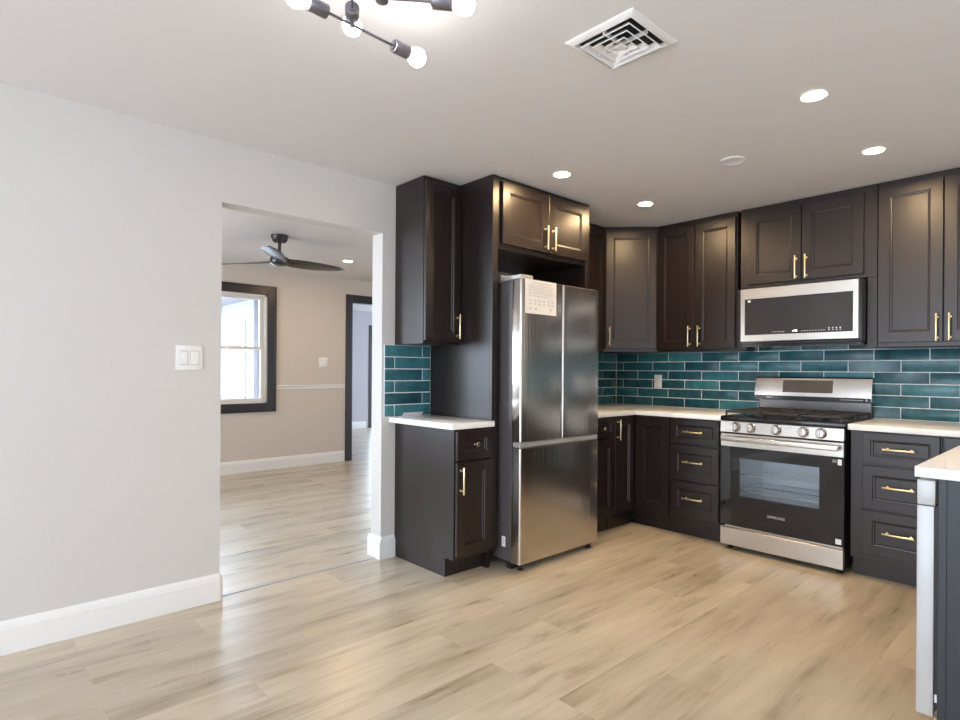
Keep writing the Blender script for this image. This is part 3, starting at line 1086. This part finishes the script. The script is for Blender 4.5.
# cooktop
ck = MB()
ck.box(RX0 - 0.002, RX1 + 0.002, -0.690, -0.075, 0.877, 0.908, 0.006, 2)
ct = part('cooktop', ck, 'black', t, 'black enamel cooktop')
for bx, by, br in ((1.55, -0.52, 0.05), (1.55, -0.24, 0.04), (RC, -0.38, 0.055), (1.94, -0.52, 0.055), (1.94, -0.24, 0.04)):
    part('burner', MB().lathe([(0, 0), (br, 0), (br, 0.008), (br * 0.8, 0.010), (br * 0.8, 0.016), (0, 0.018)], (bx, by, 0.9085), (0, 0, 1), 24), 'iron', ct)
for gx0, gx1 in ((RX0 + 0.02, RX0 + 0.262), (RX0 + 0.266, RX1 - 0.266), (RX1 - 0.262, RX1 - 0.02)):
    g = MB()
    z0, z1 = 0.930, 0.944
    w = 0.010
    for y in (-0.655, -0.52, -0.38, -0.24, -0.105):
        g.box(gx0, gx1, y - w / 2, y + w / 2, z0, z1, 0.002)
    for x in (gx0 + w / 2, (gx0 + gx1) / 2, gx1 - w / 2):
        g.box(x - w / 2, x + w / 2, -0.66, -0.10, z0, z1, 0.002)
    for x in (gx0 + w / 2, gx1 - w / 2):
        for y in (-0.655, -0.38, -0.105):
            g.box(x - w / 2, x + w / 2, y - w / 2, y + w / 2, 0.9085, z0)
    part('grate', g, 'iron', ct, 'cast iron grate')
# backguard
BX0, BX1 = 1.338, 2.100
part('backguard_base', MB().box(RX0 + 0.004, RX1 - 0.012, -0.074, -0.015, 0.877, 1.005, 0.003), 'dsteel', t)
bgm = MB().extrude_profile([(-0.014, 1.004), (-0.088, 1.004), (-0.094, 1.010), (-0.096, 1.040), (-0.070, 1.165), (-0.060, 1.174), (-0.014, 1.174)], lambda p: (RX0 - 0.022, p[0], p[1]), lambda p: (RX1 - 0.008, p[0], p[1]))
bgo = part('backguard', bgm, 'steel', t, 'stainless backguard with control display')


def onbg(x0, x1, f0, f1, mat, nm, th=0.002):
    A, B = Vector((0, -0.096, 1.040)), Vector((0, -0.070, 1.165))
    nrm = Vector((0, -0.979, -0.204)) * -1
    nrm = Vector((0, -0.979, 0.204))
    q0, q1 = A.lerp(B, f0), A.lerp(B, f1)
    mb = MB()
    lo = [Vector((x0, 0, 0)) + q0, Vector((x1, 0, 0)) + q0, Vector((x1, 0, 0)) + q1, Vector((x0, 0, 0)) + q1]
    mb.loops([lo, [p + nrm * th for p in lo]])
    return part(nm, mb, mat, bgo)


onbg(1.545, 1.880, 0.18, 0.88, 'bgdisp' if 'bgdisp' in M else 'steel', 'display_panel')
part('lower_strip', MB().box(RX0 - 0.020, RX1 - 0.010, -0.0985, -0.0955, 1.006, 1.036), 'black', bgo, 'black strip')
part('strip_marks', MB().box(1.43, 1.475, -0.0992, -0.0984, 1.016, 1.026).box(1.93, 2.07, -0.0992, -0.0984, 1.019, 1.023).box(2.085, 2.095, -0.0992, -0.0984, 1.016, 1.028), 'mark', bgo)
for x in (RX0 + 0.04, RX1 - 0.04):
    for y in (-0.62, -0.10):
        part('foot', MB().lathe([(0, 0), (0.018, 0), (0.020, 0.006), (0.012, 0.012), (0.010, 0.034)], (x, y, 0)), 'blackm', t)

# ================================================================== MICROWAVE
MX0, MX1 = 1.376, 2.142
MZ0, MZ1 = 1.405, 1.798
t = thing('microwave', 'stainless over-the-range microwave with black glass door', 'microwave', (1.76, -0.2, MZ0))
part('microwave_body', MB().box(MX0, MX1, -0.400, -0.0125, MZ0, MZ1, 0.002).box(MX0 + 0.004, MX1 - 0.004, -0.395, -0.02, MZ0 - 0.018, MZ0 - 0.001), 'black', t, 'black microwave sides')
fr = MB()
gx0, gx1, gz0, gz1 = 1.410, 2.098, 1.468, 1.722
fx0, fx1 = MX0 + 0.001, MX1 - 0.012


def rect_ring(x0, x1, z0, z1, y):
    return [(x0, y, z0), (x1, y, z0), (x1, y, z1), (x0, y, z1)]


fr.loops([rect_ring(fx0, fx1, MZ0 + 0.016, MZ1 - 0.001, -0.401), rect_ring(fx0, fx1, MZ0 + 0.016, MZ1 - 0.001, -0.424), rect_ring(fx0 + 0.004, fx1 - 0.004, MZ0 + 0.020, MZ1 - 0.005, -0.428),
          rect_ring(gx0, gx1, gz0, gz1, -0.428), rect_ring(gx0, gx1, gz0, gz1, -0.420)], cap0=False, cap1=False)
mo = part('door', fr, 'steel2', t, 'stainless door frame')
part('door_glass', MB().box(gx0, gx1, -0.4235, -0.419, gz0, gz1), 'mwglass', mo, 'black glass')
mk = MB()
for x in list([1.60 + 0.018 * q for q in range(5)]) + [1.79 + 0.017 * q for q in range(9)] + [1.955 + 0.022 * q for q in range(4)]:
    mk.box(x, x + 0.009, -0.4243, -0.4234, 1.482, 1.486)
    if x > 1.94:
        mk.box(x, x + 0.007, -0.4243, -0.4234, 1.492, 1.500)
part('control_marks', mk, 'mark', mo)
ck_ = MB().box(1.732, 1.752, -0.4243, -0.4234, 1.484, 1.488).box(1.744, 1.762, -0.4243, -0.4234, 1.4885, 1.494).box(1.752, 1.764, -0.4243, -0.4234, 1.482, 1.488)
part('clock_display', ck_, 'lcd', mo, 'small lit display mark')
part('bottom_grille', MB().box(MX0 + 0.004, MX1 - 0.012, -0.420, -0.401, MZ0 - 0.003, MZ0 + 0.0145, 0.002), 'black', t)
# white label inside the door edge, seen through the glass at left
part('sticker', MB().box(gx0 + 0.020, gx0 + 0.040, -0.4243, -0.4236, 1.700, 1.714), 'paper', mo, 'small white sticker')

# ================================================================== DISHWASHER
t = thing('dishwasher', 'grey dishwasher at the peninsula end, seen edge-on at right', 'dishwasher', (3.1, -1.89, 0))
part('tub', MB().box(2.840, 3.40, -2.180, -1.60, 0.10, 0.855), 'blackm', t)
part('door', MB().box(2.779, 2.826, -2.192, -1.60, 0.085, 0.772, 0.003, 2), 'dwgrey', t, 'grey dishwasher door')
part('control_panel', MB().box(2.779, 2.829, -2.192, -1.60, 0.775, 0.856, 0.003, 2), 'dwgrey', t)
part('gasket', MB().box(2.8265, 2.8395, -2.185, -1.605, 0.12, 0.774), 'blackm', t)
part('toe_panel', MB().box(2.872, 2.882, -2.18, -1.60, 0, 0.099), 'blackm', t)
part('hinge_clip', MB().box(2.829, 2.836, -2.189, -2.1855, 0.135, 0.160), 'plastic', t)
single('wood_shim', MB().box(2.829, 2.837, -2.1875, -2.1815, 0.0, 0.085, 0.0005), 'wood', 'small raw wood shim standing in the gap beside the dishwasher', 'shim', (2.833, -2.185, 0))

# ================================================================== SMALL WALL ITEMS
# double rocker switch
t = thing('light_switch', 'white double rocker light switch on wall left of the opening', 'switch', (0, -3.639, 1.26))
part('cover_plate', MB().box(0.0003, 0.0065, -3.701, -3.577, 1.198, 1.323, 0.003, 2), 'plastic', t)
for y in (-3.664, -3.614):
    r = part('rocker', MB().box(0.006, 0.0105, y - 0.017, y + 0.017, 1.227, 1.294, 0.0015), 'plastic', t)
    part('rocker_shadow_gap', MB().box(0.006, 0.0069, y - 0.0185, y + 0.0185, 1.2245, 1.2962), 'slot', r)
# living room switch
t = thing('light_switch', 'small white light switch beside the dark doorway in far room', 'switch', (FX, -1.06, 1.29))
part('cover_plate', MB().box(FX + 0.0003, FX + 0.0065, -1.122, -1.002, 1.232, 1.355, 0.003, 2), 'plastic', t)
for y in (-1.086, -1.038):
    part('rocker', MB().box(FX + 0.006, FX + 0.010, y - 0.016, y + 0.016, 1.26, 1.327, 0.0015), 'plastic', t)
# outlet on the tile
t = thing('wall_outlet', 'white electrical outlet on the teal tile left of the range', 'outlet', (0.456, -0.011, 1.118))
part('cover_plate', MB().box(0.421, 0.495, -0.0175, -0.0115, 1.058, 1.178, 0.003, 2), 'plastic', t)
part('socket_face', MB().box(0.441, 0.475, -0.0195, -0.017, 1.085, 1.151, 0.0015), 'plastic', t)
part('slots', MB().box(0.450, 0.452, -0.0200, -0.0194, 1.130, 1.139).box(0.463, 0.465, -0.0200, -0.0194, 1.130, 1.139).box(0.450, 0.452, -0.0200, -0.0194, 1.097, 1.106).box(0.463, 0.465, -0.0200, -0.0194, 1.097, 1.106), 'slot', t)
# spare tile / folded card on the small counter
t = thing('folded_card', 'small folded white card lying on the counter left of refrigerator', 'card', (0.08, -2.36, CT))
part('leaf', MB().box(0.045, 0.105, -2.43, -2.27, CT + 0.0005, CT + 0.004, 0.001), 'paper', t)
lf = MB().extrude_profile([(0.045, CT + 0.0045), (0.048, CT + 0.0045), (0.072, CT + 0.026), (0.070, CT + 0.028)], lambda p: (p[0], -2.40, p[1]), lambda p: (p[0], -2.25, p[1]))
part('leaf', lf, 'paper', t)

# ================================================================== CEILING ITEMS
# recessed lights
DL = []


def downlight(loc, label, first=None, group=None):
    if first is None:
        t = thing('recessed_light', label, 'ceiling light', (loc[0], loc[1], HP), 0, group)
        tr = MB().lathe([(0.046, -0.0005), (0.058, -0.0005), (0.060, -0.003), (0.056, -0.006), (0.047, -0.005), (0.046, -0.0005)], (0, 0, 0), (0, 0, 1), 32)
        part('trim_ring', tr, 'vent', t, local=True)
        ds = MB().lathe([(0, -0.0045), (0.0465, -0.0045), (0.0465, -0.002), (0, -0.002)], (0, 0, 0), (0, 0, 1), 32)
        part('lens', ds, 'down', t, 'glowing warm lens', local=True)
        return t
    return dup(first, (loc[0], loc[1], HP), 0, label, group)


G = 'recessed ceiling lights'
f0 = downlight((0.91, -1.839), 'lit recessed ceiling light in front of the refrigerator cabinet', None, G)
downlight((0.921, -0.948), 'lit recessed ceiling light near the diagonal corner cabinet', f0, G)
downlight((2.332, -1.837), 'lit recessed ceiling light highest and largest in view, right of the vent', f0, G)
downlight((2.336, -0.948), 'lit recessed ceiling light above the cabinet right of the microwave', f0, G)
downlight((-2.613, -1.348), 'lit recessed ceiling light in the far room beyond the opening', f0, G)

# blank round cover
t = thing('ceiling_cover', 'unlit round white cover plate on ceiling among the recessed lights', 'ceiling cover', (1.741, -1.336, HP))
part('cover_disc', MB().lathe([(0, -0.006), (0.050, -0.006), (0.058, -0.010), (0.066, -0.009), (0.068, -0.0005), (0, -0.0005)], (0, 0, 0), (0, 0, 1), 36), 'ceil', t, local=True)

# air vent: four-way diffuser
VX0, VX1, VY0, VY1 = 1.846, 2.136, -2.905, -2.628
VC = ((VX0 + VX1) / 2, (VY0 + VY1) / 2)
t = thing('ceiling_vent', 'square white four-way air vent on the ceiling', 'vent', (VC[0], VC[1], HP))
hx, hy = (VX1 - VX0) / 2, (VY1 - VY0) / 2


def sq(f, z, cx=VC[0], cy=VC[1]):
    return [(cx - hx * f, cy - hy * f, HP + z), (cx + hx * f, cy - hy * f, HP + z), (cx + hx * f, cy + hy * f, HP + z), (cx - hx * f, cy + hy * f, HP + z)]


part('backing', MB().loops([sq(0.80, -0.0005), sq(0.80, -0.002)]), 'blackm', t, 'black duct opening')
part('flange', MB().loops([sq(1.0, -0.0005), sq(1.0, -0.006), sq(0.99, -0.007), sq(0.86, -0.016), sq(0.84, -0.016), sq(0.80, -0.0025)], cap0=False, cap1=False), 'vent', t)
for f in (0.74, 0.53, 0.32):
    part('louver', MB().loops([sq(f, -0.021), sq(f - 0.022, -0.023), sq(f - 0.145, -0.006), sq(f - 0.125, -0.004), sq(f, -0.021)], cap0=False, cap1=False), 'vent', t)
part('centre_plate', MB().loops([sq(0.13, -0.021), sq(0.11, -0.023)]), 'vent', t)
rb = MB()
rb.box(VC[0] - hx * 0.76, VC[0] + hx * 0.76, VC[1] - 0.003, VC[1] + 0.003, HP - 0.016, HP - 0.0025).box(VC[0] - 0.003, VC[0] + 0.003, VC[1] - hy * 0.76, VC[1] + hy * 0.76, HP - 0.016, HP - 0.0025)
part('cross_bars', rb, 'vent', t)

# ---- chandelier (sputnik, semi flush)
dC = fwd


def pix(u, v, z):
    """point of the fixture's own height z seen along a sight line, used to place its arms in the room."""
    d = fwd + r2 * ((u - U0) / FPX) - u2 * ((v - V0) / FPX)
    s = (z - CAM.z) / d.z
    return CAM + d * s


ZA, ZB, ZC = 2.235, 2.262, 2.250
A1, B1 = pix(297, -3, ZA), pix(416, 57, ZA)
C2 = pix(352, 25, ZB)
D3 = pix(464, 4, ZC)
hub = pix(382, -2, ZC)
t = thing('chandelier', 'gunmetal ceiling chandelier with bare lit bulbs at top left', 'chandelier', (hub.x, hub.y, HP))


def arm_end(P, d):
    """socket and globe bulb with the bulb centre at P, pointing along d."""
    d = d.normalized()
    s = MB().cyl(P - d * 0.090, P - d * 0.032, 0.0205, 20, bev=0.002)
    s.cyl(P - d * 0.094, P - d * 0.088, 0.012, 16)
    so = part('socket', s, 'gun', t)
    bl = MB().lathe([(0, -0.040), (0.014, -0.040), (0.015, -0.030), (0.022, -0.020), (0.0285, -0.006), (0.030, 0.004), (0.0275, 0.016), (0.019, 0.026), (0.009, 0.0305), (0, 0.031)], P, d, 24)
    part('bulb', bl, 'bulb', so, 'lit white bulb')
    return P - d * 0.088


d1 = (B1 - A1).normalized()
e0, e1 = arm_end(A1, -d1), arm_end(B1, d1)
part('arm', MB().cyl(e0, e1, 0.0042, 12), 'gun', t)
d2 = Vector((C2.x - CAM.x, C2.y - CAM.y, 0)).normalized()
C2b = C2 - d2 * 0.56
e0, e1 = arm_end(C2, d2), arm_end(C2b, -d2)
part('arm', MB().cyl(e0, e1, 0.0042, 12), 'gun', t)
d3 = (D3 - hub).normalized()
D3b = D3 - d3 * 0.62
e0, e1 = arm_end(D3, d3), arm_end(D3b + Vector((0, 0, 0.0)), -d3) if False else hub
part('arm', MB().cyl(e0, hub, 0.0042, 12), 'gun', t)
part('hub', MB().cyl(hub - Vector((0, 0, 0.012)), hub + Vector((0, 0, 0.03)), 0.018, 20, bev=0.003), 'gun', t)
part('stem', MB().cyl(hub, (hub.x, hub.y, HP - 0.02), 0.007, 14), 'gun', t)
part('canopy', MB().lathe([(0, -0.026), (0.055, -0.026), (0.060, -0.020), (0.060, -0.0005), (0, -0.0005)], (hub.x, hub.y, HP), (0, 0, 1), 32), 'gun', t)
# links between hub and the crossing arms
q2 = C2 - d2 * ((C2 - hub).dot(d2))
part('arm', MB().cyl(hub, (q2.x, q2.y, ZB), 0.0042, 12), 'gun', t)
# joint where the two arms cross
den = d1.x * d2.y - d1.y * d2.x
w0 = C2 - A1
s1 = (w0.x * d2.y - w0.y * d2.x) / den
J = A1 + d1 * s1
part('joint', MB().cyl((J.x, J.y, ZA - 0.008), (J.x, J.y, ZB + 0.008), 0.007, 14, bev=0.002), 'gun', t)

# ---- ceiling fan in the living room
FC = Vector((-1.94, -2.385, HP))
t = thing('ceiling_fan', 'dark three-blade ceiling fan in the far room beyond the opening', 'fan', tuple(FC))
part('canopy', MB().lathe([(0, -0.0005), (0.072, -0.0005), (0.075, -0.010), (0.062, -0.050), (0.050, -0.062), (0, -0.062)], FC, (0, 0, 1), 28), 'fan', t)
part('downrod', MB().cyl(FC - Z_ * 0.060, FC - Z_ * 0.170, 0.014, 14), 'fan', t)
part('motor_housing', MB().lathe([(0, -0.160), (0.030, -0.160), (0.036, -0.180), (0.075, -0.200), (0.085, -0.225), (0.080, -0.250), (0.055, -0.268), (0, -0.272)], FC, (0, 0, 1), 28), 'fan', t)
cam_dir = math.atan2(CAM.y - FC.y, CAM.x - FC.x)
for q in range(3):
    ang = cam_dir + math.radians(-7) + q * 2 * PI / 3
    d = Vector((math.cos(ang), math.sin(ang), 0))
    s = Vector((-math.sin(ang), math.cos(ang), 0))
    rings = []
    NS = 14
    for k in range(NS + 1):
        f = k / NS
        r = 0.06 + 0.58 * f
        w = 0.056 + 0.034 * math.sin(PI * min(1, f * 0.9 + 0.05))
        if f > 0.82:
            w *= math.sqrt(max(0.02, 1 - ((f - 0.82) / 0.18) ** 2))
        pitch = math.radians(-22) * (1 - 0.75 * f)
        dz = -0.232 - 0.01 * f + 0.012 * f * f
        c = FC + d * r + Z_ * dz
        ax = s * math.cos(pitch) + Z_ * math.sin(pitch)
        nn = Z_ * math.cos(pitch) - s * math.sin(pitch)
        th = 0.007
        rings.append([c + ax * w + nn * 0.0, c + ax * w * 0.5 + nn * th, c - ax * w * 0.5 + nn * th, c - ax * w, c - ax * w * 0.5 - nn * th * 0.4, c + ax * w * 0.5 - nn * th * 0.4])
    part('blade', MB().loops(rings), 'fan', t)

# ================================================================== OUTSIDE
struct('ground', MB().box(-30, FX - TH - 0.001, -16, -1.14, -0.7, -0.5), 'ground')
# the wing's outside wall in lapped siding, seen obliquely through window_1
sd = MB()
z = -0.5
while z < 2.24:
    sd.extrude_profile([(0, 0), (0.018, 0), (0.004, 0.115), (0, 0.115)], lambda p: (-7.57, -1.1215 - p[0], z + p[1]), lambda p: (-3.895, -1.1215 - p[0], z + p[1]))
    z += 0.115
sd.box(-7.63, -7.54, -1.150, -1.06, -0.5, 2.27)
struct('wall_wing_outside', sd, 'siding')
struct('trim_3', MB().box(-7.95, -3.90, -1.62, -1.1405, 2.275, 2.30).box(-7.95, -3.90, -1.64, -1.62, 2.26, 2.40), 'eave')
w2 = struct('window_2', MB().box(WXA - 0.09, WXA, -1.165, -1.141, 0.62, 2.0).box(WXB, WXB + 0.09, -1.165, -1.141, 0.62, 2.0).box(WXA, WXB, -1.165, -1.141, 1.93, 2.0).box(WXA, WXB, -1.165, -1.141, 1.17, 1.235).box(WXA, WXB, -1.165, -1.141, 0.62, 0.68), 'trim')
part('window_glass', MB().box(WXA, WXB, -1.152, -1.1405, 0.68, 1.17), 'bluegrey', w2, 'blue grey lower pane')
part('window_glass', MB().box(WXA, WXB, -1.152, -1.1405, 1.235, 1.93), 'brick', w2, 'upper pane with tan blind')
t = thing('downspout', 'grey downspout on the white siding outside the far room window', 'downspout', (DSX, -1.18, -0.5))
part('pipe', MB().box(DSX - 0.04, DSX + 0.04, -1.215, -1.142, -0.5, 2.2745, 0.008), 'eave', t)
